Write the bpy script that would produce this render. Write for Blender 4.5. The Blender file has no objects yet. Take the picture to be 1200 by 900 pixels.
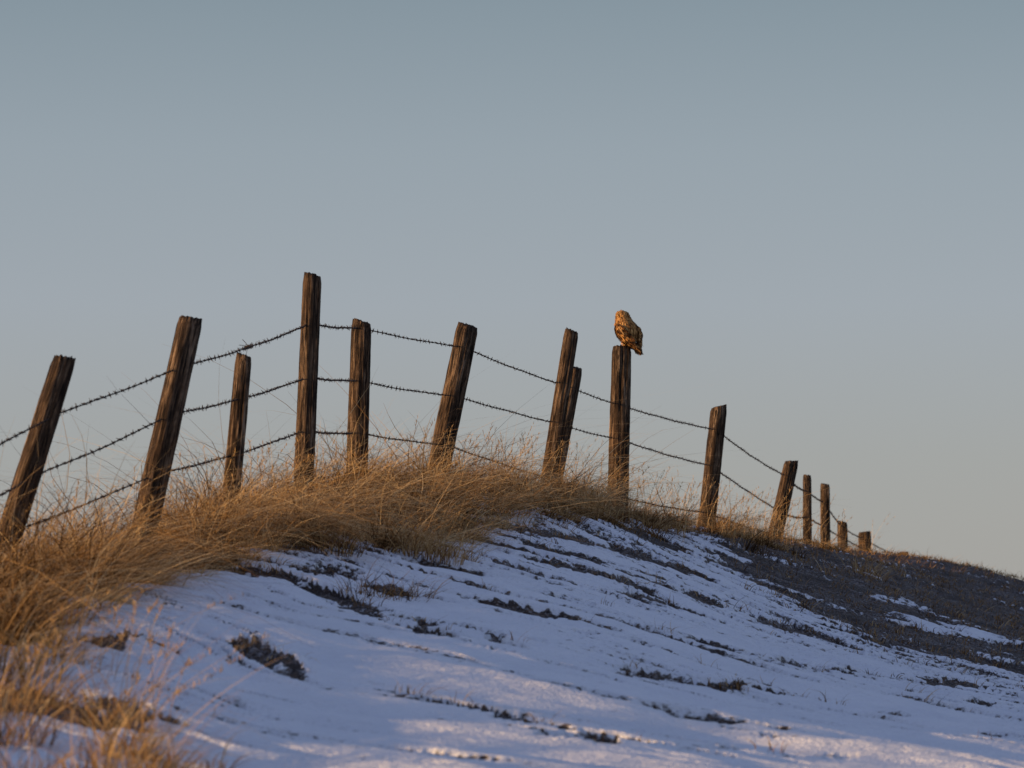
import bpy, math, random
import numpy as np
from mathutils import Vector, Matrix
rng=np.random.default_rng(7); random.seed(7)
FP=4557.0; HZ=769.0
def site(u,v,d):
    """bearing / elevation / distance (surveyed from the photo point) -> world metres"""
    return np.array([(u-600)*d/FP, d, (HZ-v)*d/FP])

# ------------------------------------------------------------ noise
def perlin(x,y,seed=0):
    x=np.asarray(x,float); y=np.asarray(y,float)
    xi=np.floor(x).astype(np.int64); yi=np.floor(y).astype(np.int64)
    xf=x-xi; yf=y-yi
    def g(ix,iy,dx,dy):
        h=(ix*374761393+iy*668265263+seed*974634777)&0xffffffff
        h=((h^(h>>13))*1274126177)&0xffffffff
        h=h^(h>>16)
        a=(h&0xffff)/65536.0*2*np.pi
        return np.cos(a)*dx+np.sin(a)*dy
    sx=xf*xf*xf*(xf*(xf*6-15)+10); sy=yf*yf*yf*(yf*(yf*6-15)+10)
    a=g(xi,yi,xf,yf); b=g(xi+1,yi,xf-1,yf); c=g(xi,yi+1,xf,yf-1); d=g(xi+1,yi+1,xf-1,yf-1)
    return ((a+(b-a)*sx)+((c+(d-c)*sx)-(a+(b-a)*sx))*sy)*1.5
def fbm(x,y,seed=0,oct=4,gain=.5):
    s=0;a=1;f=1;t=0
    for i in range(oct):
        s=s+a*perlin(x*f,y*f,seed+i*17); t+=a; a*=gain; f*=2.03
    return s/t
def sm(a,b,x):
    t=np.clip((x-a)/(b-a),0,1); return t*t*(3-2*t)

# ------------------------------------------------------------ materials helpers
def new_mat(name):
    m=bpy.data.materials.new(name); m.use_nodes=True
    nt=m.node_tree; nt.nodes.clear()
    return m,nt
def N(nt,t,**k):
    n=nt.nodes.new(t)
    for a,b in k.items():
        if a in n.inputs.keys(): n.inputs[a].default_value=b
        else: setattr(n,a,b)
    return n
def ramp(nt,stops,interp='LINEAR'):
    n=nt.nodes.new('ShaderNodeValToRGB'); cr=n.color_ramp; cr.interpolation=interp
    while len(cr.elements)<len(stops): cr.elements.new(.5)
    for e,(p,c) in zip(cr.elements,stops):
        e.position=p; e.color=(c[0],c[1],c[2],1) if hasattr(c,'__len__') else (c,c,c,1)
    return n
def mixc(nt,fac,a,b,mode='MIX'):
    n=nt.nodes.new('ShaderNodeMix'); n.data_type='RGBA'; n.blend_type=mode
    for idx,val in ((0,fac),(6,a),(7,b)):
        if isinstance(val,bpy.types.NodeSocket): nt.links.new(val,n.inputs[idx])
        else: n.inputs[idx].default_value=val if idx==0 else (*val,1)
    return n.outputs[2]
def math_n(nt,op,a,b=0.0,c=None,clamp=False):
    n=nt.nodes.new('ShaderNodeMath'); n.operation=op; n.use_clamp=clamp
    for i,val in enumerate((a,b,c)):
        if val is None: continue
        if isinstance(val,bpy.types.NodeSocket): nt.links.new(val,n.inputs[i])
        else: n.inputs[i].default_value=val
    return n.outputs[0]

def mesh_obj(name,verts,faces,mat,attrs=None,smooth=True,parent=None):
    me=bpy.data.meshes.new(name)
    verts=np.asarray(verts,np.float32)
    fl=faces if isinstance(faces,list) else [faces]
    loops=np.concatenate([f.reshape(-1) for f in fl]).astype(np.int32)
    sizes=np.concatenate([np.full(len(f),f.shape[1],np.int32) for f in fl])
    starts=np.concatenate([[0],np.cumsum(sizes)[:-1]]).astype(np.int32)
    me.vertices.add(len(verts)); me.vertices.foreach_set('co',verts.reshape(-1))
    me.loops.add(len(loops)); me.loops.foreach_set('vertex_index',loops)
    me.polygons.add(len(sizes)); me.polygons.foreach_set('loop_start',starts)
    me.update(calc_edges=True)
    me.polygons.foreach_set('use_smooth',np.full(len(sizes),smooth,bool))
    if attrs:
        for k,a in attrs.items():
            at=me.attributes.new(k,'FLOAT','POINT'); at.data.foreach_set('value',np.asarray(a,np.float32))
    ob=bpy.data.objects.new(name,me); bpy.context.scene.collection.objects.link(ob)
    if mat: me.materials.append(mat)
    if parent: ob.parent=parent
    return ob

# ------------------------------------------------------------ posts survey:  base(u,v) top(u,v) distance width squareness
POSTS=[
 (-185,740,-120,480,17.6,36,5),
 (-2,672, 74,420,20,31,5),
 (166,636, 222,373,22,32,5),
 (269,602, 285,417,23.9,20,2.6),
 (355,590, 365,322,26,24,5),
 (418,556, 423,378,28.5,24,2.6),
 (511,563, 548,381,31,24,3.2),
 (643,562, 670,388,34,17,3),
 (649,564, 674,431,34.6,17,3),
 (724,588, 729,406,36,22,3.2),
 (829,606, 843,477,41,20,4),
 (909,626, 928,541,47,18,4),
 (946,640, 946,558,55,10,2.5),
 (967,645, 967,568,60,11,2.5)]
FAR=[(987,612,66,12),(1013,624,72,15),(1058,648,80,13)]

# ------------------------------------------------------------ terrain control
ctl=[]
for p in POSTS:
    b=site(p[0],p[1],p[4]); ctl.append((b[0],b[1],b[2]-(.12 if p[4]<45 else .03)))
for (u,vt,d,w) in FAR:
    t=site(u,vt,d); ctl.append((t[0],t[1],t[2]-1.35))
for (u,v,d) in [(0,780,15.6),(0,900,12.5),(-250,900,12),(-300,780,14.5),
   (150,700,19),(150,800,15.5),(150,900,12.9),(300,640,22.6),(300,700,20),(300,800,16.5),(300,900,13.5),
   (450,620,26.5),(450,700,21.2),(450,800,16.8),(450,900,13.5),(540,600,29.2),
   (600,610,29.5),(600,650,26),(600,700,22.3),(600,750,19.3),(600,800,17),(600,900,13.6),
   (750,620,34),(750,660,29),(750,720,23.2),(750,800,18.2),(750,900,14),
   (900,640,41.5),(900,680,34),(900,720,28.5),(900,760,24.3),(900,820,19.2),(900,900,14.6),
   (1000,655,49),(1050,690,41),(1050,740,32),(1050,800,23.5),(1050,900,15),
   (1000,648,58),(1060,658,62),(1130,670,62),(1200,683,59),(1300,706,54),(1200,720,45),(1200,780,31),(1200,840,21.5),(1200,900,15.5),
   (1500,770,50),(1500,800,36),(1500,880,20),
   (0,1150,7.5),(600,1150,8),(1200,1150,8.8)]:
    ctl.append(tuple(site(u,v,d)))
for p in POSTS:
    b=site(p[0],p[1],p[4])
    if p[4]==34.6: continue
    ctl.append((b[0]-1.8,b[1]+2.6,b[2]-.6)); ctl.append((b[0]-5,b[1]+7,max(b[2]-1.9,-1.4)))
for (x,y,z) in [(9,72,.3),(12,66,-.3),(12,80,-.8),(15,58,-1.0),(10,92,-.8),(5,88,-.6),(0,75,-1.2),
    (-14,12,-1.6),(-14,30,-1.6),(-14,50,-1.6),(-10,75,-1.6),(0,100,-1.6),(14,100,-1.6),(24,80,-1.6),(24,50,-1.6),(22,25,-1.6),(16,8,-1.6),
    (-8,4,-1.2),(-3,2,-1.25),(0,1,-1.4),(4,2,-1.45),(9,3,-1.55),(0,-6,-1.6),(-8,-6,-1.6),(8,-6,-1.6),(-9,14,-.6),(11,18,-.9)]:
    ctl.append((x,y,z))
C=np.array(ctl); AN=0.45
def tps(r2): return np.where(r2>1e-9, r2*np.log(r2+1e-12)*.5, 0)
P=np.c_[C[:,0],C[:,1]*AN]; n=len(P)
K=tps(((P[:,None]-P[None])**2).sum(-1))+np.eye(n)*.02
A=np.zeros((n+3,n+3)); A[:n,:n]=K; A[:n,n]=1; A[:n,n+1:]=P; A[n,:n]=1; A[n+1:,:n]=P.T
W=np.linalg.solve(A,np.r_[C[:,2],0,0,0])
def base_exact(x,y):
    x=np.asarray(x,float).ravel(); y=np.asarray(y,float).ravel(); out=np.empty_like(x)
    for i in range(0,len(x),50000):
        q=np.c_[x[i:i+50000],y[i:i+50000]*AN]
        r2=((q[:,None,0]-P[None,:,0])**2+(q[:,None,1]-P[None,:,1])**2)
        out[i:i+50000]=tps(r2)@W[:n]+W[n]+q@W[n+1:]
    return out
# cached grid 0.15 m, bilinear lookup
gx0,gx1,gy0,gy1,gs=-20,30,-12,108,.15
GX=np.arange(gx0,gx1+gs,gs); GY=np.arange(gy0,gy1+gs,gs)
mgx,mgy=np.meshgrid(GX,GY); GZ=base_exact(mgx,mgy).reshape(mgx.shape)
def base_h(x,y):
    x=np.asarray(x,float).ravel(); y=np.asarray(y,float).ravel()
    fx=np.clip((x-gx0)/gs,0,len(GX)-1.001); fy=np.clip((y-gy0)/gs,0,len(GY)-1.001)
    ix=fx.astype(int); iy=fy.astype(int); fx-=ix; fy-=iy
    out=(GZ[iy,ix]*(1-fx)+GZ[iy,ix+1]*fx)*(1-fy)+(GZ[iy+1,ix]*(1-fx)+GZ[iy+1,ix+1]*fx)*fy
    w=sm(-17,-12,x)*(1-sm(20,27,x))*sm(-9,-3,y)*(1-sm(92,104,y))
    far=-1.6+ .5*fbm(x/90,y/90,3)*sm(30,120,np.hypot(x,y-35))
    return np.clip(out,-1.9,3)*w+far*(1-w)
DX,DY=.66,-.75
def streakco(x,y):
    wx=fbm(x/3,y/5,51,3)*.8
    s=x*DX+y*DY; t=-x*DY+y*DX
    return s, t+wx
def ray_hit(u,v):
    ys=np.arange(9,75,.05); x=(u-600)/FP*ys; z=base_h(x,ys); zr=(HZ-v)/FP*ys
    k=np.argmax(z>zr-0.0)
    if not (z>zr).any(): k=len(ys)//2
    return np.array([x[k],ys[k]])
# downslope edge of the grass verge, stored as ground points (x as a function of y)
fl=np.array([site(p[0],p[1],p[4])[:2] for p in POSTS if p[4]!=34.6]+[site(u,v,d)[:2] for u,v,d,w in FAR])
def fence_x(y): return np.interp(y,fl[:,1],fl[:,0])
LU=[-300,0,60,130,200,290,400,470,540,560,650,720,780,860,950,1010]
LV=[800,770,745,700,680,668,648,645,640,604,606,612,618,636,640,640]
SEG=[(525,622,640,652,.15,1.1),(560,610,640,622,.1,.8),(600,632,700,656,.11,1.0),(640,660,765,688,.11,1.0),(380,690,520,746,.06,.9),(520,690,640,724,.06,.9),
 (280,760,350,786,.04,1.0),(420,792,590,835,.025,.8),(590,835,760,868,.03,.8),(648,856,705,868,.06,1.1),(730,783,860,802,.08,1.0),
 (740,730,900,772,.10,1.0),(900,772,1200,806,.09,1.0),(820,700,960,742,.16,1.1),(1000,742,1200,782,.3,1.2),(690,606,770,628,.18,1.0),
 (850,650,960,690,.3,1.0),(100,750,180,757,.10,.9),(0,800,110,846,.25,1.2),(430,688,500,700,.12,.8),(560,648,640,676,.10,1.0),
 (470,655,560,668,.08,.9),(700,690,800,712,.09,.95),(480,722,530,748,.06,.9),(1080,706,1200,720,.4,.9),(290,672,420,668,.08,.6),
 (430,765,560,792,.025,.7),(560,700,720,742,.05,.9),(610,745,760,778,.04,.85),(620,800,740,828,.03,.8),(780,640,900,672,.12,1.0),
 (700,640,820,672,.10,.95),(860,800,1060,836,.05,.8),(960,790,1200,828,.06,.9),(230,805,330,845,.02,.5),(760,830,900,856,.04,.7),(420,640,520,662,.08,.8),(1040,845,1200,868,.04,.7),
 (300,705,430,718,.03,.6),(540,730,640,765,.03,.8),(680,740,760,760,.03,.8),(800,745,1000,800,.05,.9),(500,600,600,612,.08,.8),(640,628,760,650,.09,.9),(720,665,860,712,.08,.9),(620,690,700,706,.06,.8),(820,870,1000,885,.03,.6),
 (1085,734,1170,746,.30,-.9),(1030,700,1110,712,.12,-.5)]
SEGW=[(ray_hit(a,b),ray_hit(c,d),w,k) for a,b,c,d,w,k in SEG]
CLOD=[(ray_hit(285,762),.045),(ray_hit(310,768),.06),(ray_hit(335,779),.055),(ray_hit(352,788),.035),(ray_hit(130,752),.05),(ray_hit(165,755),.04),(ray_hit(672,862),.03),(ray_hit(455,692),.05)]
def surf(x,y):
    sh=np.shape(x); x=np.asarray(x,float).ravel(); y=np.asarray(y,float).ravel()
    z=base_h(x,y); s,t=streakco(x,y)
    yc=np.maximum(y,5); ub=600+FP*x/yc; vb=HZ-FP*z/yc
    verge=sm(12,-30,vb-np.interp(ub,LU,LV)+30*fbm(x/.4,y/.7,93,2))*(np.abs(x-fence_x(y))<3.2)*(y>9)*(y<44)
    st=fbm(s/3.6,t/.26,11,4,.62)
    st2=fbm(s/1.5,t/.09,23,3,.6)
    st3=fbm(x/.16,y/.3,29,3,.6)
    right=sm(1.6,3.0,x+.5*fbm(x/1.5,y/4,5,3))*sm(25,33,y+4*fbm(x/1.3,y/4,8,3))
    up=sm(18,30,y); low=1-sm(16,19,y)
    bias=-.355+.215*up+.62*right-.03*low+.55*verge
    bare=1.0*st+.55*st2+bias+.24*st3
    for a,b,w,k in SEGW:
        ab=b-a; L=np.hypot(*ab); px=x-a[0]; py=y-a[1]
        m=(np.abs(px-ab[0]*.5)<abs(ab[0])*.5+1.2)&(np.abs(py-ab[1]*.5)<abs(ab[1])*.5+2)
        if not m.any(): continue
        xm=x[m];ym=y[m];px=px[m];py=py[m]
        tt=np.clip((px*ab[0]+py*ab[1])/L**2,0,1)
        wob=.14*fbm(xm/.7,ym/1.3,31+int(a[0]*9)%50,3)+1.0*w*fbm(xm/.2,ym/.35,33,3)
        d=np.hypot(px-tt*ab[0],(py-tt*ab[1]))+wob
        br=.62+1.2*fbm(xm/.30+a[0],ym/.55,77,3)
        taper=.4+.6*np.sin(np.pi*np.clip(tt,.02,.98))
        bare[m]+=k*np.exp(-(d/((w*1.25+.03)*1.35*taper))**2)*np.clip(br+.25,0,1.3)*1.0
    for c,hh in CLOD:
        g=np.exp(-(((x-c[0])/.08)**2+((y-c[1])/.14)**2)); z=z+hh*g*(1+.8*fbm(x/.06,y/.1,88,2)); bare=bare+.38*g
    bare=np.where(y<9,bare-.2*sm(9,4,y),bare)
    near=np.exp(-(np.maximum(0,np.hypot(x-2,(y-35)*.35)-25)/30)**2)
    b01=sm(-.06,.14,bare)
    z=z+near*(.05*fbm(s/3.4,t/1.1,41,3)+.036*fbm(s/1.8,t/.36,43,3)+.018*(1-b01)*fbm(s/.8,t/.13,47,3)-.042*b01
        +b01*(.030*fbm(x/.22,y/.3,61,3)+.018*fbm(x/.07,y/.12,65,2)+.05*right*fbm(x/.6,y/.8,71,3)) + (1-b01)*.005*fbm(x/.2,y/.25,68,2))
    return z.reshape(sh),bare.reshape(sh)

bc=np.linspace(-.165,.165,700)
ob_=.165*np.geomspace(1,150,60)[1:]
bb=np.r_[-ob_[::-1],bc,ob_]
yy=np.r_[-2500,-1200,-600,-300,-150,-80,-45,-28,-18,-12,-8,-5,-2.5,0,1.5,3,4.2,5.2,6.2,7.1,7.9,8.6,9.2,9.8,np.geomspace(10.2,92,860),
   95,99,104,110,118,130,150,180,230,300,420,600,900,1300,1900,2800,4200]
B,Y=np.meshgrid(bb,yy); X=B*np.sqrt(Y*Y+25)
X=np.clip(X,-4500,4500)+ (np.abs(B*np.sqrt(Y*Y+25))>4500)*B*20
Z,BR=surf(X,Y)
nr,nc=X.shape; idx=np.arange(nr*nc).reshape(nr,nc)
F=np.stack([idx[:-1,:-1],idx[:-1,1:],idx[1:,1:],idx[1:,:-1]],-1).reshape(-1,4)

gm,nt=new_mat('snow_and_soil')
out=N(nt,'ShaderNodeOutputMaterial'); pb=N(nt,'ShaderNodeBsdfPrincipled')
nt.links.new(pb.outputs[0],out.inputs[0])
geo=N(nt,'ShaderNodeTexCoord'); at=N(nt,'ShaderNodeAttribute',attribute_name='bare')
def noise(nt,vec,scale,detail=4,rough=.6,dist=0):
    n=N(nt,'ShaderNodeTexNoise'); n.inputs['Scale'].default_value=scale; n.inputs['Detail'].default_value=detail
    n.inputs['Roughness'].default_value=rough; n.inputs['Distortion'].default_value=dist
    if vec is not None: nt.links.new(vec,n.inputs['Vector'])
    return n
oc=geo.outputs['Object']
n1=noise(nt,oc,9,5,.7); n2=noise(nt,oc,30,4,.7); n3=noise(nt,oc,2.2,4,.6); n4=noise(nt,oc,55,3,.65)
e=math_n(nt,'ADD',at.outputs['Fac'],math_n(nt,'MULTIPLY_ADD',n1.outputs['Fac'],.75,-.36))
e=math_n(nt,'ADD',e,math_n(nt,'MULTIPLY_ADD',n2.outputs['Fac'],.6,-.29))
mk=N(nt,'ShaderNodeMapRange',interpolation_type='SMOOTHSTEP'); nt.links.new(e,mk.inputs['Value'])
mk.inputs['From Min'].default_value=-.01; mk.inputs['From Max'].default_value=.09
soil=ramp(nt,[(.33,(.016,.011,.009)),(.5,(.062,.043,.031)),(.66,(.20,.135,.085))]); nt.links.new(n2.outputs['Fac'],soil.inputs[0])
s3=mixc(nt,math_n(nt,'MULTIPLY_ADD',n3.outputs['Fac'],3.2,-1.4,clamp=True),soil.outputs[0],(.036,.027,.023))
frost=N(nt,'ShaderNodeMapRange'); nt.links.new(math_n(nt,'ADD',n4.outputs['Fac'],math_n(nt,'MULTIPLY_ADD',n3.outputs['Fac'],-.35,.175)),frost.inputs['Value'])
frost.inputs['From Min'].default_value=.54; frost.inputs['From Max'].default_value=.64; frost.inputs['To Max'].default_value=.6
soil2=mixc(nt,frost.outputs[0],s3,(.42,.41,.41))
snowc=ramp(nt,[(.3,(.80,.82,.85)),(.7,(.90,.91,.92))]); nt.links.new(n3.outputs['Fac'],snowc.inputs[0])
grit=N(nt,'ShaderNodeMapRange'); nt.links.new(math_n(nt,'ADD',math_n(nt,'MULTIPLY',at.outputs['Fac'],.30),n4.outputs['Fac']),grit.inputs['Value'])
grit.inputs['From Min'].default_value=.50; grit.inputs['From Max'].default_value=.66; grit.inputs['To Max'].default_value=.6
sn2=mixc(nt,grit.outputs[0],snowc.outputs[0],(.28,.26,.24))
col=mixc(nt,mk.outputs[0],sn2,soil2)
nt.links.new(col,pb.inputs['Base Color']); pb.inputs['Roughness'].default_value=.75
pb.inputs['Specular IOR Level'].default_value=.2
bh=math_n(nt,'ADD',math_n(nt,'MULTIPLY',n1.outputs['Fac'],.045),math_n(nt,'MULTIPLY',n2.outputs['Fac'],.014))
bh=math_n(nt,'ADD',bh,math_n(nt,'MULTIPLY',mk.outputs[0],-.014))
bp=N(nt,'ShaderNodeBump'); bp.inputs['Strength'].default_value=.9; bp.inputs['Distance'].default_value=1.0
nt.links.new(bh,bp.inputs['Height']); nt.links.new(bp.outputs[0],pb.inputs['Normal'])
mesh_obj('snowy_ground',np.c_[X.ravel(),Y.ravel(),Z.ravel()],F,gm,{'bare':BR.ravel()})

# ------------------------------------------------------------ fence
fence=bpy.data.objects.new('barbed_wire_fence',None); bpy.context.scene.collection.objects.link(fence)
wm,nt=new_mat('weathered_wood')
out=N(nt,'ShaderNodeOutputMaterial'); pb=N(nt,'ShaderNodeBsdfPrincipled'); nt.links.new(pb.outputs[0],out.inputs[0])
tc=N(nt,'ShaderNodeTexCoord'); mp=N(nt,'ShaderNodeMapping'); mp.inputs['Scale'].default_value=(1,1,.06)
oi=N(nt,'ShaderNodeObjectInfo'); ad=N(nt,'ShaderNodeVectorMath',operation='ADD')
sc=N(nt,'ShaderNodeVectorMath',operation='SCALE'); cmb=N(nt,'ShaderNodeCombineXYZ'); nt.links.new(oi.outputs['Random'],cmb.inputs[0]); nt.links.new(oi.outputs['Random'],cmb.inputs[2])
nt.links.new(cmb.outputs[0],sc.inputs[0]); sc.inputs['Scale'].default_value=37
nt.links.new(tc.outputs['Object'],ad.inputs[0]); nt.links.new(sc.outputs[0],ad.inputs[1]); nt.links.new(ad.outputs[0],mp.inputs[0])
g1=noise(nt,mp.outputs[0],34,5,.75,.4); g2=noise(nt,mp.outputs[0],95,3,.6); g3=noise(nt,ad.outputs[0],7,5,.65)
c1=ramp(nt,[(.34,(.012,.008,.006)),(.45,(.075,.046,.028)),(.55,(.20,.132,.082)),(.66,(.44,.32,.22))]); nt.links.new(g1.outputs['Fac'],c1.inputs[0])
c2=mixc(nt,math_n(nt,'MULTIPLY_ADD',g3.outputs['Fac'],3.4,-1.5,clamp=True),c1.outputs[0],(.036,.026,.020),'MIX')
ck=N(nt,'ShaderNodeMapRange'); nt.links.new(g2.outputs['Fac'],ck.inputs['Value']); ck.inputs['From Min'].default_value=.40; ck.inputs['From Max'].default_value=.50
c3=mixc(nt,ck.outputs[0],(.014,.010,.008),c2)
nt.links.new(c3,pb.inputs['Base Color']); pb.inputs['Roughness'].default_value=.9; pb.inputs['Specular IOR Level'].default_value=.15
bp=N(nt,'ShaderNodeBump'); bp.inputs['Strength'].default_value=1.0; bp.inputs['Distance'].default_value=.035
nt.links.new(math_n(nt,'ADD',g1.outputs['Fac'],math_n(nt,'MULTIPLY',g2.outputs['Fac'],.5)),bp.inputs['Height']); nt.links.new(bp.outputs[0],pb.inputs['Normal'])

def post(bw,tw,width,sq,seed,yaw):
    bw=Vector(bw); tw=Vector(tw); ax=(tw-bw).normalized()
    L=(tw-bw).length; nr_,na=80,56
    r=width/2
    if sq>3.5: r*= .90
    th=np.linspace(0,2*np.pi,na,endpoint=False)
    sh=(np.abs(np.cos(th))**sq+np.abs(np.sin(th))**sq)**(-1/sq)
    z=np.linspace(-.45,L,nr_)
    T,Zz=np.meshgrid(th,z); S=np.tile(sh,(nr_,1))
    R=r*S*(1.05-.08*(Zz/L))
    gx=np.cos(T)*3; gy=np.sin(T)*3
    R=R*(1+.06*fbm(gx+seed,Zz*1.5+gy,seed,3)+.03*fbm(gx*2,Zz*7+gy*2,seed+1,3)) - .12*r*np.clip(fbm(np.cos(T)*4+np.sin(T)*1.3,Zz*.9+np.sin(T)*4,seed+3,3)-.08,0,1)*3.2
    cap=sm(L-.06,L,Zz); R=R*(1-.10*cap)
    tilt=(random.uniform(-.3,.3),random.uniform(-.2,.2))
    XX=R*np.cos(T); YY=R*np.sin(T)
    ZZ=Zz+cap*(tilt[0]*XX+tilt[1]*YY+.03*fbm(gx*2,gy*2,seed+9,3))
    vs=[np.c_[XX.ravel(),YY.ravel(),ZZ.ravel()]]
    for k in (.75,.45,.15):
        xx=XX[-1]*k; y2=YY[-1]*k
        vs.append(np.c_[xx,y2,L+tilt[0]*xx+tilt[1]*y2+.015*fbm(xx*60,y2*60,seed,2)+.004])
    V=np.concatenate(vs); nn=nr_+3
    ii=np.arange(nn*na).reshape(nn,na)
    Fq=np.stack([ii[:-1],np.roll(ii[:-1],-1,1),np.roll(ii[1:],-1,1),ii[1:]],-1).reshape(-1,4)
    V=np.r_[V,[[0,0,L+.004]]]; c=len(V)-1
    Ft=np.stack([ii[-1],np.roll(ii[-1],-1),np.full(na,c)],-1)
    ob=mesh_obj('fence_post',V,[Fq,Ft],wm,parent=fence)
    q=Vector((0,0,1)).rotation_difference(ax)
    ob.matrix_local=Matrix.Translation(bw)@q.to_matrix().to_4x4()@Matrix.Rotation(yaw,4,'Z')
    return ob
yaws=[.5,.45,.42,.2,.38,.1,.5,.3,.8,.3,.5,.4,.2,.3]
TOP={}
for i,p in enumerate(POSTS):
    b=site(p[0],p[1],p[4]); t=site(p[2],p[3],p[4]-.03)
    TOP[i]=t; post(b,t,p[5]*p[4]/FP*(.93 if p[6]>3.5 else 1.0),p[6],i*13+5,yaws[i])
for j,(u,vt,d,w) in enumerate(FAR):
    t=site(u,vt,d); b=t.copy(); b[2]-=1.45; b[0]+=.02; post(b,t,w*d/FP*.95,3,200+j*7,.3)

# wires
wr,nt=new_mat('rusty_wire')
out=N(nt,'ShaderNodeOutputMaterial'); pb=N(nt,'ShaderNodeBsdfPrincipled'); nt.links.new(pb.outputs[0],out.inputs[0])
tc=N(nt,'ShaderNodeTexCoord'); nn_=noise(nt,tc.outputs['Object'],30,3)
rc=ramp(nt,[(.3,(.014,.011,.010)),(.6,(.04,.028,.022)),(.8,(.08,.048,.034))]); nt.links.new(nn_.outputs['Fac'],rc.inputs[0])
nt.links.new(rc.outputs[0],pb.inputs['Base Color']); pb.inputs['Roughness'].default_value=.75; pb.inputs['Metallic'].default_value=.1
DI={0:17.6,1:20,2:22,4:26,5:28.5,6:31,7:34.3,9:36,10:41,11:47,12:55,13:60,14:66,15:72,16:80}
WS=[[(-142,592,0),(69,484,1),(213,429,2),(362,379,4),(421,384,5),(544,407,6),(663,452,7),(727,475,9),(840,504,10),(921,558,11),(946,576,12),(967,590,13),(987,618,14),(1013,632,15),(1058,652,16)],
    [(-160,665,0),(43,556,1),(201,485,2),(360,442,4),(421,446,5),(533,464,6),(655,497,7),(726,515,9),(833,546,10),(914,600,11),(946,606,12),(967,618,13),(987,630,14),(1013,644,15),(1058,660,16)],
    [(-176,735,0),(18,622,1),(184,555,2),(357,504,4),(420,507,5),(522,521,6),(647,562,7),(725,582,9),(829,601,10),(905,626,11),(946,632,12),(967,640,13),(987,645,14),(1013,655,15),(1058,668,16)]]
def tube(pts,rad,ns=4):
    pts=np.asarray(pts); t=np.gradient(pts,axis=0); t/=np.linalg.norm(t,axis=1,keepdims=True)
    up=np.array([0,0,1.]); a=np.cross(t,up); a/=np.linalg.norm(a,axis=1,keepdims=True)+1e-9; b=np.cross(a,t)
    rad=np.broadcast_to(rad,(len(pts),))
    th=np.arange(ns)/ns*2*np.pi
    V=pts[:,None]+rad[:,None,None]*(a[:,None]*np.cos(th)[None,:,None]+b[:,None]*np.sin(th)[None,:,None])
    ii=np.arange(len(pts)*ns).reshape(-1,ns)
    Fq=np.stack([ii[:-1],np.roll(ii[:-1],-1,1),np.roll(ii[1:],-1,1),ii[1:]],-1).reshape(-1,4)
    return V.reshape(-1,3),Fq
class Acc:
    def __init__(s): s.v=[];s.f=[];s.n=0
    def add(s,v,f): s.v.append(v); s.f.append(f+s.n); s.n+=len(v)
for k,st in enumerate(WS):
    P3=[]
    for (u,v,i) in st:
        off={0:.10,1:.085,2:.085,4:.075}.get(i,.085)
        p=site(u,v,DI[i]+off); P3.append(p)
    acc=Acc(); path=[]
    for a,b in zip(P3[:-1],P3[1:]):
        L=np.linalg.norm(b-a); m=max(6,int(L/.016)); t=np.linspace(0,1,m,endpoint=False)
        sag=.0045*L*random.uniform(.4,1.4)
        q=a+(b-a)*t[:,None]; q[:,2]-=sag*4*t*(1-t)
        q[:,2]+=.0025*np.sin(t*L*4+k)*np.sin(np.pi*t); path.append(q)
    path=np.concatenate(path+[P3[-1][None]])
    s=np.r_[0,np.cumsum(np.linalg.norm(np.diff(path,axis=0),axis=1))]
    t=np.gradient(path,axis=0); t/=np.linalg.norm(t,axis=1,keepdims=True)
    a=np.cross(t,[0,0,1.]); a/=np.linalg.norm(a,axis=1,keepdims=True); b=np.cross(a,t)
    for ph in (0,np.pi):
        w=s/.075*2*np.pi+ph
        acc.add(*tube(path+.0034*(a*np.cos(w)[:,None]+b*np.sin(w)[:,None]),.0026,4))
    sb=np.arange(.05,s[-1],.105)+rng.normal(0,.006,len(np.arange(.05,s[-1],.105)))
    for x in sb:
        j=min(int(np.searchsorted(s,x)),len(path)-2); c=path[j]
        for _ in range(2):
            an=random.uniform(0,6.28); d=(a[j]*math.cos(an)+b[j]*math.sin(an)) + t[j]*random.uniform(-.5,.5)
            d/=np.linalg.norm(d); ln=random.uniform(.017,.024)
            q=np.array([c-d*ln,c-d*ln*.3+t[j]*.002,c+d*ln*.3-t[j]*.002,c+d*ln]); acc.add(*tube(q,np.array([.0010,.0028,.0028,.0010]),4))
        th=np.linspace(0,4*np.pi,12); q=c+.0060*(a[j]*np.cos(th)[:,None]+b[j]*np.sin(th)[:,None])+t[j]*((th-6.28)*.0013)[:,None]
        acc.add(*tube(q,.0022,4))
    if k==0:
        c=site(272,410,24.0); j=int(np.argmin(np.linalg.norm(path-c,axis=1))); c=path[j]
        th=np.linspace(0,26*np.pi,260); xx=np.linspace(-.13,.13,260)
        q=c+t[j]*xx[:,None]+(.008+.004*np.sin(th*.37))[:,None]*(a[j]*np.cos(th)[:,None]+b[j]*np.sin(th)[:,None]); acc.add(*tube(q,.0018,4))
        for _ in range(5):
            d=rng.normal(size=3); d/=np.linalg.norm(d); acc.add(*tube(np.array([c,c+d*.03+[0,0,.004],c+d*.06]),.0018,4))
    mesh_obj('barbed_wire',np.concatenate(acc.v),np.concatenate(acc.f),wr,parent=fence)

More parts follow.
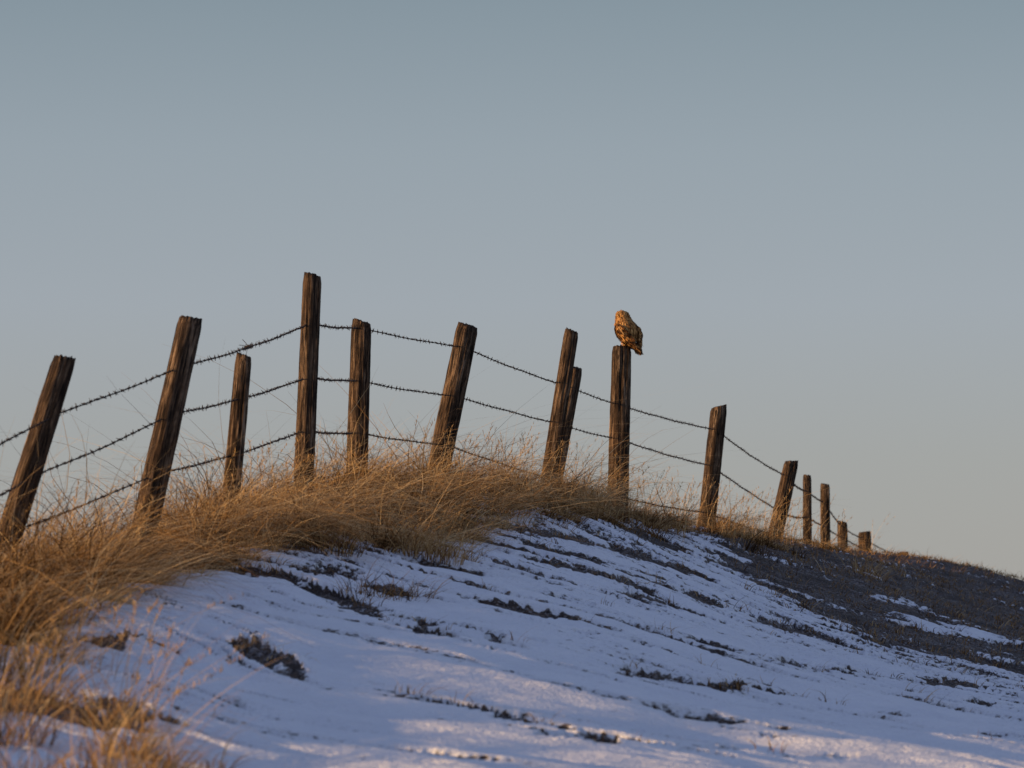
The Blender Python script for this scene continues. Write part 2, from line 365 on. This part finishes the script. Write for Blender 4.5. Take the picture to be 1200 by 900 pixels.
# ------------------------------------------------------------ dry grass
grm,nt=new_mat('dry_grass_straw')
out=N(nt,'ShaderNodeOutputMaterial'); at=N(nt,'ShaderNodeAttribute',attribute_name='tone')
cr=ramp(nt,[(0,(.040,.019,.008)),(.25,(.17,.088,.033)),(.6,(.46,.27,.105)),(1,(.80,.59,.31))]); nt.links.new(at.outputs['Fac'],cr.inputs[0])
df=N(nt,'ShaderNodeBsdfDiffuse'); tr=N(nt,'ShaderNodeBsdfTranslucent'); mx=N(nt,'ShaderNodeMixShader'); mx.inputs[0].default_value=.25
nt.links.new(cr.outputs[0],df.inputs[0]); nt.links.new(cr.outputs[0],tr.inputs[0])
nt.links.new(df.outputs[0],mx.inputs[1]); nt.links.new(tr.outputs[0],mx.inputs[2]); nt.links.new(mx.outputs[0],out.inputs[0])

def blades(root,h,az,lean,droop,w,tone,segs=6,curl=.28):
    n=len(root); t=np.linspace(0,1,segs+1)
    d=np.c_[np.cos(az),np.sin(az)]
    hx=(lean*h)[:,None]*(t[None]**1.4)
    zz=h[:,None]*(t[None]-droop[:,None]*t[None]**2.4)
    cv=rng.normal(0,curl,n)[:,None]*h[:,None]*t[None]**2 + rng.normal(0,curl*.35,n)[:,None]*h[:,None]*np.sin(t[None]*5+rng.uniform(0,6,n)[:,None])*t[None]
    px=root[:,0,None]+d[:,0,None]*hx-d[:,1,None]*cv; py=root[:,1,None]+d[:,1,None]*hx+d[:,0,None]*cv; pz=root[:,2,None]+zz
    ra=az+np.pi/2+rng.uniform(-1.2,1.2,n)
    ww=w[:,None]*(1-.85*t[None]**1.6)*.5
    ox=np.cos(ra)[:,None]*ww; oy=np.sin(ra)[:,None]*ww
    V=np.stack([np.stack([px-ox,py-oy,pz],-1),np.stack([px+ox,py+oy,pz+ww*.6],-1)],2).reshape(-1,3)
    ii=np.arange(n*(segs+1)*2).reshape(n,segs+1,2)
    Fq=np.stack([ii[:,:-1,0],ii[:,:-1,1],ii[:,1:,1],ii[:,1:,0]],-1).reshape(-1,4)
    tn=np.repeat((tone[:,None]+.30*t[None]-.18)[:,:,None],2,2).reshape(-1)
    return V,Fq,np.clip(tn,0,1)
N0=60000
cx=rng.uniform(-6,9,N0); cy=rng.uniform(10.5,66,N0)
keep=rng.uniform(0,1,N0)<np.clip(22/cy,.3,1); cx=cx[keep]; cy=cy[keep]
dx=cx-fence_x(cy)
k1=(dx>-1.0)&(dx<6); cx=cx[k1]; cy=cy[k1]; dx=dx[k1]
cz=base_h(cx,cy); u=600+FP*cx/cy; v=HZ-FP*cz/cy
lim=np.interp(u,LU,LV)+44*fbm(cx/.45,cy/.9,91,3)
patch=fbm(cx/.38,cy/.7,95,3)
ok=(v<lim)&(u>-330)&(u<1040)&(dx<3.6)
ok&=~((u>860)&(rng.uniform(0,1,len(u))<.80))
ok&=(patch>-.10)|(v<lim-70)
ok&=rng.uniform(0,1,len(u))<np.clip(.7+1.6*patch,.15,1)
ok&=rng.uniform(0,1,len(u))<np.where(dx<-.3,.3,1)
cx,cy,cz,u,v,dx,patch=[q[ok] for q in (cx,cy,cz,u,v,dx,patch)]
T=2200
if len(cx)>T:
    s_=rng.choice(len(cx),T,replace=False); cx,cy,cz,u,v,dx,patch=[q[s_] for q in (cx,cy,cz,u,v,dx,patch)]
print('clumps',len(cx))
roots=[];H=[];AZ=[];LE=[];DR=[];WD=[];TO=[]
def clump(x,y,nb,rad,hm,windaz,windk,tone0,droop0=.55,spread=.9):
    r=rad*np.sqrt(rng.uniform(0,1,nb)); a=rng.uniform(0,2*np.pi,nb)
    rx=x+r*np.cos(a); ry=y+r*np.sin(a)
    h=hm*np.clip(rng.lognormal(-.15,.42,nb),.3,2.3)
    ox=np.cos(a)*(r/rad)*spread+rng.normal(0,.45,nb)+windk*math.cos(windaz); oy=np.sin(a)*(r/rad)*spread+rng.normal(0,.45,nb)+windk*math.sin(windaz)
    roots.append(np.c_[rx,ry]); H.append(h); AZ.append(np.arctan2(oy,ox)); LE.append(np.hypot(ox,oy)*rng.uniform(.6,1.3,nb))
    DR.append(np.clip(rng.normal(droop0,.30,nb),0,1.3)); TO.append(np.clip(rng.normal(tone0,.20,nb)+.30*(rng.uniform(0,1,nb)<.16),0,1.1)); WD.append(rng.uniform(.0028,.0062,nb)*(1+.012*(y-20)))
big=fbm(cx/.42,cy/.65,101,3)
tb=fbm(cx/.35,cy/.5,131,3)
for i in range(len(cx)):
    edge=np.clip((np.interp(u[i],LU,LV)-v[i])/45,0,1)
    left=1+.35*np.clip((260-u[i])/260,0,1)*(cy[i]>16)
    hm=(.17+.14*edge)*(1+2.5*big[i])*(1 if cy[i]<45 else .75)*(.8 if cy[i]<16 else 1)*left
    tn_=float(np.clip(.46+1.3*tb[i]+random.uniform(-.22,.22),.02,.97))
    clump(cx[i],cy[i],int(44*(.5+1.0*random.random())),random.uniform(.04,.14),float(np.clip(hm,.05,.58)),-.5+random.uniform(-1.2,1.2),random.uniform(.1,1.1),tn_,.66,1.15)
    clump(cx[i]+random.uniform(-.1,.1),cy[i]+random.uniform(-.15,.15),12,.16,.07,-.5,.4,.12,.4,1.0)
for (uu,vv,nb,rad,hm,tn) in [(430,700,70,.16,.13,.3),(460,702,90,.2,.14,.32),(480,700,60,.15,.11,.3),(505,655,200,.2,.26,.65),(530,655,130,.16,.2,.55),(480,640,160,.2,.28,.6),(385,645,160,.2,.26,.35),
    (15,795,200,.22,.22,.6),(50,825,110,.12,.18,.4),(15,865,150,.15,.18,.35),(125,850,130,.09,.22,.6),(155,885,170,.11,.2,.65),(185,900,110,.10,.18,.5),(120,905,90,.12,.18,.5),(20,925,160,.2,.2,.45),(160,930,140,.12,.2,.6),(5,835,150,.15,.22,.7),
    (60,775,120,.15,.2,.4),(255,905,26,.05,.12,.5),(310,766,34,.12,.05,.7),(335,777,26,.1,.05,.7),(290,762,20,.1,.04,.7),(210,900,30,.08,.1,.6),
    (700,612,60,.2,.14,.4),(640,615,60,.2,.12,.4),(600,612,60,.2,.12,.4),(790,625,60,.2,.16,.45),(1015,640,130,.22,.25,.7),(990,645,60,.2,.14,.5),(1030,650,50,.3,.12,.5),
    (0,745,200,.3,.3,.7),(40,730,200,.3,.3,.65),(-40,790,220,.3,.3,.6),(110,690,200,.25,.34,.8),(60,700,200,.25,.36,.75),(150,680,160,.2,.3,.5),(20,690,200,.3,.34,.5)]:
    p=ray_hit(uu,vv); clump(p[0],p[1],nb,rad,hm,-.2,.3,tn,.45,.7)
sx=rng.uniform(-2,10,9000); sy=rng.uniform(13,62,9000); _,sb_=surf(sx,sy)
q=(sb_>.10)&(sx/sy<.16)&(rng.uniform(0,1,9000)<.75)&(sx-fence_x(sy)>0)
for x,y in zip(sx[q],sy[q]): clump(x,y,7,.07,random.uniform(.03,.085),-.4,.3,.42,.4,.8)
root=np.concatenate(roots); rz=base_h(root[:,0],root[:,1])-.01
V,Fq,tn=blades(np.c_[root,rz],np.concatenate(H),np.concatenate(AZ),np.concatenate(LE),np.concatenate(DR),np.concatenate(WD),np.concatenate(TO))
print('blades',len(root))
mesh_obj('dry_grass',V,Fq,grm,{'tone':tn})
nS=1250
ys=rng.uniform(17.5,46,nS); xs=fence_x(ys)+rng.uniform(-.6,.9,nS)*np.clip(ys/30,.7,1.2)
gp=fbm(xs/.5,ys/.9,141,2)>-.12; xs=xs[gp]; ys=ys[gp]
ex=[(595,540,33),(540,540,31),(545,545,31.5),(600,560,33),(592,550,32.7),(88,620,20.5),(70,620,20.5),(765,600,37),(785,600,38),(775,600,37),(1020,640,58),(1012,640,58)]
exn=[]
for e_ in ex:
    for _ in range(4): exn.append(site(*e_)[:2]+rng.normal(0,.06,2))
xs=np.r_[xs,[e_[0] for e_ in exn]]; ys=np.r_[ys,[e_[1] for e_ in exn]]
for uu,vv in [(170,860),(150,850),(185,850),(130,870),(90,760),(60,860),(120,790),(20,840),(150,800),(160,870)]:
    for _ in range(6):
        p=ray_hit(uu,vv)+rng.normal(0,.03,2); xs=np.r_[xs,p[0]]; ys=np.r_[ys,p[1]]
m=len(xs); zs=base_h(xs,ys)
h=rng.uniform(.28,.66,m)*np.where(ys<16,.8,1); az=rng.normal(-.2,1.1,m); le=rng.uniform(.1,.7,m)*np.where(ys<16,1.7,1); dr=rng.uniform(.02,.3,m); to=rng.uniform(.5,1.0,m)
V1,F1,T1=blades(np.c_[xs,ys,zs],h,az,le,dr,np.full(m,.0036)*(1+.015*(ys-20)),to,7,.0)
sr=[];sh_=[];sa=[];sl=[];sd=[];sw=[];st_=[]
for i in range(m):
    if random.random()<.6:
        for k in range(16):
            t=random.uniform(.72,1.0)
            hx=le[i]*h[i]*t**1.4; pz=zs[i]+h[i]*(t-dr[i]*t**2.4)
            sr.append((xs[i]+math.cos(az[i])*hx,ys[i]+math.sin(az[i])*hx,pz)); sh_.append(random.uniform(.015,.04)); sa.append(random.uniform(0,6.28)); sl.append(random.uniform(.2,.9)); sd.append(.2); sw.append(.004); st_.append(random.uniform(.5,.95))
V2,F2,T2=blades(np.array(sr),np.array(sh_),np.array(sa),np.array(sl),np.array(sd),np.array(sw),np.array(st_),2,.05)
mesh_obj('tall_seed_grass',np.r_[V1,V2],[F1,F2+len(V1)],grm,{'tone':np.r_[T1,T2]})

# ------------------------------------------------------------ owl
owl=bpy.data.objects.new('short_eared_owl',None); bpy.context.scene.collection.objects.link(owl)
fm,nt=new_mat('owl_feathers')
out=N(nt,'ShaderNodeOutputMaterial'); pb=N(nt,'ShaderNodeBsdfPrincipled'); nt.links.new(pb.outputs[0],out.inputs[0])
tc=N(nt,'ShaderNodeTexCoord'); at=N(nt,'ShaderNodeAttribute',attribute_name='tone')
mp=N(nt,'ShaderNodeMapping'); mp.inputs['Scale'].default_value=(1,1,.45); nt.links.new(tc.outputs['Object'],mp.inputs[0])
f1=noise(nt,mp.outputs[0],60,3,.6); f2=noise(nt,mp.outputs[0],28,2,.5)
e=math_n(nt,'ADD',math_n(nt,'MULTIPLY',f1.outputs['Fac'],.7),math_n(nt,'MULTIPLY',at.outputs['Fac'],.40)); e=math_n(nt,'ADD',e,math_n(nt,'MULTIPLY',f2.outputs['Fac'],.2))
cr=ramp(nt,[(.46,(.035,.016,.007)),(.58,(.17,.075,.024)),(.70,(.42,.21,.065)),(.92,(.66,.38,.14))]); nt.links.new(e,cr.inputs[0])
nt.links.new(cr.outputs[0],pb.inputs['Base Color']); pb.inputs['Roughness'].default_value=.85; pb.inputs['Specular IOR Level'].default_value=.1
def simple(name,c,r=.6):
    m,nt=new_mat(name); o=N(nt,'ShaderNodeOutputMaterial'); p=N(nt,'ShaderNodeBsdfPrincipled'); nt.links.new(p.outputs[0],o.inputs[0])
    t=N(nt,'ShaderNodeTexCoord'); nz=noise(nt,t.outputs['Object'],150,2)
    nt.links.new(mixc(nt,nz.outputs['Fac'],tuple(x*.7 for x in c),tuple(min(1,x*1.2) for x in c)),p.inputs['Base Color']); p.inputs['Roughness'].default_value=r; return m
dark=simple('owl_dark',(.02,.015,.012)); beakm=simple('owl_beak',(.03,.03,.032),.35); eyem=simple('owl_eye_yellow',(.75,.48,.03),.15); pale=simple('owl_face',(.42,.26,.12),.9)
def loft(cs,ra,rb,fa,fb,na=28):
    th=np.linspace(0,2*np.pi,na,endpoint=False)
    V=cs[:,None]+ra[:,None,None]*fa[:,None]*np.cos(th)[None,:,None]+rb[:,None,None]*fb[:,None]*np.sin(th)[None,:,None]
    m=len(cs); ii=np.arange(m*na).reshape(m,na)
    Fq=np.stack([ii[:-1],np.roll(ii[:-1],-1,1),np.roll(ii[1:],-1,1),ii[1:]],-1).reshape(-1,4)
    V=V.reshape(-1,3); V=np.r_[V,[cs[0]],[cs[-1]]]
    F3=np.r_[np.stack([np.roll(ii[0],-1),ii[0],np.full(na,m*na)],-1),np.stack([ii[-1],np.roll(ii[-1],-1),np.full(na,m*na+1)],-1)]
    return V,Fq,F3
def resample(a,m):
    a=np.asarray(a,float); s=np.linspace(0,1,len(a)); t=np.linspace(0,1,m)
    o=np.stack([np.interp(t,s,a[:,k]) for k in range(a.shape[1])],1)
    for _ in range(2): o[1:-1]=(o[:-2]+2*o[1:-1]+o[2:])/4
    return o
prof=resample([(.012,.0,.02,.025),(.03,-.004,.045,.052),(.07,-.012,.068,.078),(.12,-.014,.084,.098),(.17,-.004,.092,.110),(.21,.008,.088,.106),(.24,.018,.079,.091),(.265,.026,.067,.075),(.29,.030,.064,.070),(.315,.031,.057,.064),(.332,.030,.042,.048),(.342,.029,.010,.012)],40)
cs=np.c_[prof[:,1]+.18*prof[:,0],np.zeros(40),prof[:,0]]
Vb,Fb,F3b=loft(cs,prof[:,2],prof[:,3],np.tile([1.,0,0],(40,1)),np.tile([0,1.,0],(40,1)))
nz_=fbm(Vb[:,1]*45+Vb[:,0]*20,Vb[:,2]*30,5,3); Vb=Vb+(Vb-np.array([.03,0,.15]))*(.03*nz_)[:,None]
tone=np.where(Vb[:,2]>.25,.62,.5)+.2*nz_
mesh_obj('body',Vb,[Fb,F3b],fm,{'tone':tone},parent=owl)
feath=[]
def feather(p,d,nrm,L,w,tn):
    d=d/np.linalg.norm(d); s=np.cross(d,nrm); s/=np.linalg.norm(s)+1e-9
    pts=[p-s*w*.3,p+s*w*.3,p+d*L*.5+s*w*.5+nrm*.004,p+d*L*.5-s*w*.5+nrm*.004,p+d*L+nrm*.002+s*w*.12,p+d*L+nrm*.002-s*w*.12]
    feath.append((np.array(pts),tn))
for i in range(1100):
    j=rng.integers(0,len(Vb)-2); r_=j//28; p=Vb[j]; c=cs[min(r_,39)]
    nn=p-c; nn[2]*=.2; nn/=np.linalg.norm(nn)+1e-9
    head=p[2]>.245
    feather(p+nn*.001+rng.normal(0,.002,3),np.array([-.12,0,-1])+nn*.10+rng.normal(0,.12,3),nn,.014 if head else .034,.008 if head else .018,float(np.clip(rng.normal(.55,.36),-.1,1.1)))
for sgn in (1,-1):
    wp=resample([(.055,.086,.215),(.03,.106,.18),(-.01,.108,.13),(-.045,.090,.085),(-.080,.062,.045),(-.112,.034,.0),(-.135,.018,-.035)],26)
    wr_=resample([(.012,.008),(.042,.02),(.056,.022),(.052,.020),(.036,.014),(.020,.009),(.004,.003)],26)
    wp[:,1]*=sgn
    tg=np.gradient(wp,axis=0); tg/=np.linalg.norm(tg,axis=1,keepdims=True)
    outd=np.stack([-.25-0*wp[:,0],np.full(26,sgn*.95),np.full(26,.15)],1); outd-=tg*(outd*tg).sum(1,keepdims=True); outd/=np.linalg.norm(outd,axis=1,keepdims=True)
    fa=np.cross(tg,outd)
    Vw,Fw,F3w=loft(wp,wr_[:,0],wr_[:,1],fa,outd,20)
    mesh_obj('wing',Vw,[Fw,F3w],fm,{'tone':.42+.2*fbm(Vw[:,0]*60,Vw[:,2]*40,9,2)},parent=owl)
    for i in range(420):
        j=rng.integers(20,len(Vw)-2); r_=min(j//20,25); nn=Vw[j]-wp[r_]; nn/=np.linalg.norm(nn)+1e-9
        if (nn*outd[r_]).sum()<-.2: continue
        fr=r_/25
        feather(Vw[j]+nn*.001,tg[r_]+nn*.05+rng.normal(0,.08,3),nn,.034+.03*fr,.018,float(np.clip(rng.normal(.48-.2*fr,.38),-.1,1.1)))
    for i in range(7):
        a=np.array([-.06-.006*i,sgn*(.072-.007*i),.075-.006*i]); b_=np.array([-.128-.004*i,sgn*(.012+.006*i),-.062+.009*i])
        feather(a,b_-a,np.array([-.6,sgn*.6,.3]),np.linalg.norm(b_-a),.02,.10+.05*(i%2))
for i in range(9):
    f=(i-4)/4; a=np.array([-.055,f*.018,.045]); b_=np.array([-.150-.006*(1-abs(f)),f*.046,-.090+.012*abs(f)])
    for k in range(2): feather(a+np.array([0,0,-.003*k-.001*abs(f)]),b_-a,np.array([-.8,0,.5]),np.linalg.norm(b_-a),.022,.1 if (i+k)%2 else .45)
FV=np.concatenate([a for a,_ in feath]); m=len(feath); o=np.arange(m)*6
Ff=np.concatenate([np.stack([o,o+1,o+2,o+3],1),np.stack([o+3,o+2,o+4,o+5],1)])
mesh_obj('feathers',FV,Ff,fm,{'tone':np.repeat([t for _,t in feath],6)},smooth=False,parent=owl)
HC=np.array([.030+.18*.29,0,.29])
yaw_face=math.radians(62)
fd=np.array([math.cos(yaw_face),math.sin(yaw_face),-.10]); fd/=np.linalg.norm(fd)
sd_=np.cross([0,0,1.],fd); sd_/=np.linalg.norm(sd_); ud=np.cross(fd,sd_)
def disc(c,rx,rz,dep,m_,name):
    k=8; t=np.linspace(0,1,k)
    csd=c+fd*(dep*np.sqrt(np.maximum(0,1-t**2)))[:,None]
    V_,F_,F3_=loft(csd[::-1],(rx*t)[::-1]+1e-4,(rz*t)[::-1]+1e-4,np.tile(sd_,(k,1)),np.tile(ud,(k,1)),24)
    mesh_obj(name,V_,[F_,F3_],m_,{'tone':np.full(len(V_),.6)},parent=owl)
disc(HC+fd*.046,.053,.051,.014,fm,'facial_ruff')
for sg in (1,-1):
    disc(HC+fd*.053+sd_*sg*.019,.024,.031,.010,pale,'facial_disc')
    disc(HC+fd*.059+sd_*sg*.019+ud*.004,.011,.012,.006,dark,'eye_patch')
    disc(HC+fd*.062+sd_*sg*.018+ud*.005,.0065,.0065,.005,eyem,'eye')
    disc(HC+fd*.0665+sd_*sg*.018+ud*.005,.003,.003,.0015,dark,'pupil')
    V_,F_=tube(np.array([HC+ud*.048+sd_*sg*.010+fd*.015,HC+ud*.055+sd_*sg*.013+fd*.013,HC+ud*.061+sd_*sg*.016+fd*.009]),np.array([.006,.004,.0008]),6)
    mesh_obj('ear_tuft',V_,F_,fm,{'tone':np.full(len(V_),.3)},parent=owl)
V_,F_=tube(np.array([HC+fd*.058+ud*-.002,HC+fd*.070-ud*.008,HC+fd*.072-ud*.016,HC+fd*.068-ud*.022]),np.array([.007,.006,.004,.0006]),8)
mesh_obj('beak',V_,F_,beakm,parent=owl)
for sg in (1,-1):
    c=np.array([.012,sg*.028,.012])
    V_,F_=tube(np.array([c+[.0,0,.04],c+[0,0,.02],c]),np.array([.018,.014,.008]),8); mesh_obj('feathered_leg',V_,F_,fm,{'tone':np.full(len(V_),.8)},parent=owl)
    for an in (-.5,0,.5,3.0):
        d=np.array([math.cos(an),math.sin(an),0]); V_,F_=tube(np.array([c,c+d*.02+[0,0,.002],c+d*.036-[0,0,.004],c+d*.046-[0,0,.014]]),np.array([.007,.006,.0045,.0008]),6)
        mesh_obj('toe',V_,F_,fm,{'tone':np.full(len(V_),.6)},parent=owl)
tp=TOP[9]
fw=math.atan2(.72,-.60)
owl.location=(tp[0]+.065,tp[1],tp[2]); owl.rotation_euler=(0,0,fw)

# ------------------------------------------------------------ sky, sun, camera
SE=math.radians(6.0); saz=math.atan2(-.92,-.39)
w=bpy.data.worlds.new('World'); bpy.context.scene.world=w; w.use_nodes=True
nt=w.node_tree; nt.nodes.clear()
o=N(nt,'ShaderNodeOutputWorld'); bg=N(nt,'ShaderNodeBackground'); sk=N(nt,'ShaderNodeTexSky'); sk.sky_type='NISHITA'
sk.sun_disc=False; sk.sun_elevation=SE; sk.sun_rotation=saz%(2*math.pi); sk.air_density=1.0; sk.dust_density=1.0; sk.ozone_density=2.0
ST=.12
tc=N(nt,'ShaderNodeTexCoord'); sx_=N(nt,'ShaderNodeSeparateXYZ'); nt.links.new(tc.outputs['Generated'],sx_.inputs[0])
# winter haze: pale grey-blue layer, thinning with elevation
hz=ramp(nt,[(0,(.41,.40,.385)),(.05,(.39,.40,.41)),(.09,(.38,.415,.47)),(.13,(.335,.385,.44)),(.175,(.245,.305,.355)),(.45,(.225,.28,.45)),(1,(.225,.28,.56))]); nt.links.new(sx_.outputs[2],hz.inputs[0])
hs=N(nt,'ShaderNodeVectorMath',operation='SCALE'); nt.links.new(hz.outputs[0],hs.inputs[0]); hs.inputs['Scale'].default_value=1/ST
fc=ramp(nt,[(0,.84),(.25,.80),(.5,.66),(1,.62)]); nt.links.new(sx_.outputs[2],fc.inputs[0])
cm=mixc(nt,fc.outputs[0],sk.outputs[0],hs.outputs[0])
nt.links.new(cm,bg.inputs[0]); bg.inputs[1].default_value=ST; nt.links.new(bg.outputs[0],o.inputs[0])
sl=bpy.data.lights.new('sun','SUN'); sl.energy=5.0; sl.angle=math.radians(.5); sl.color=(1,.62,.29)
so=bpy.data.objects.new('sun',sl); bpy.context.scene.collection.objects.link(so)
ds=Vector((math.sin(saz)*math.cos(SE),math.cos(saz)*math.cos(SE),math.sin(SE)))
so.rotation_euler=ds.to_track_quat('Z','Y').to_euler(); so.location=ds*50
cd=bpy.data.cameras.new('camera'); cam=bpy.data.objects.new('camera',cd); bpy.context.scene.collection.objects.link(cam)
cd.sensor_width=36; cd.lens=FP/1200*36; cd.clip_end=9000; cd.clip_start=.1
cam.location=(0,0,0); cam.rotation_euler=(math.radians(90)+math.atan((HZ-450)/FP),0,0)
cd.dof.use_dof=True; cd.dof.focus_distance=31; cd.dof.aperture_fstop=5.6
bpy.context.scene.camera=cam
sc_=bpy.context.scene; sc_.view_settings.view_transform='Standard'; sc_.view_settings.look='None'; sc_.view_settings.exposure=0
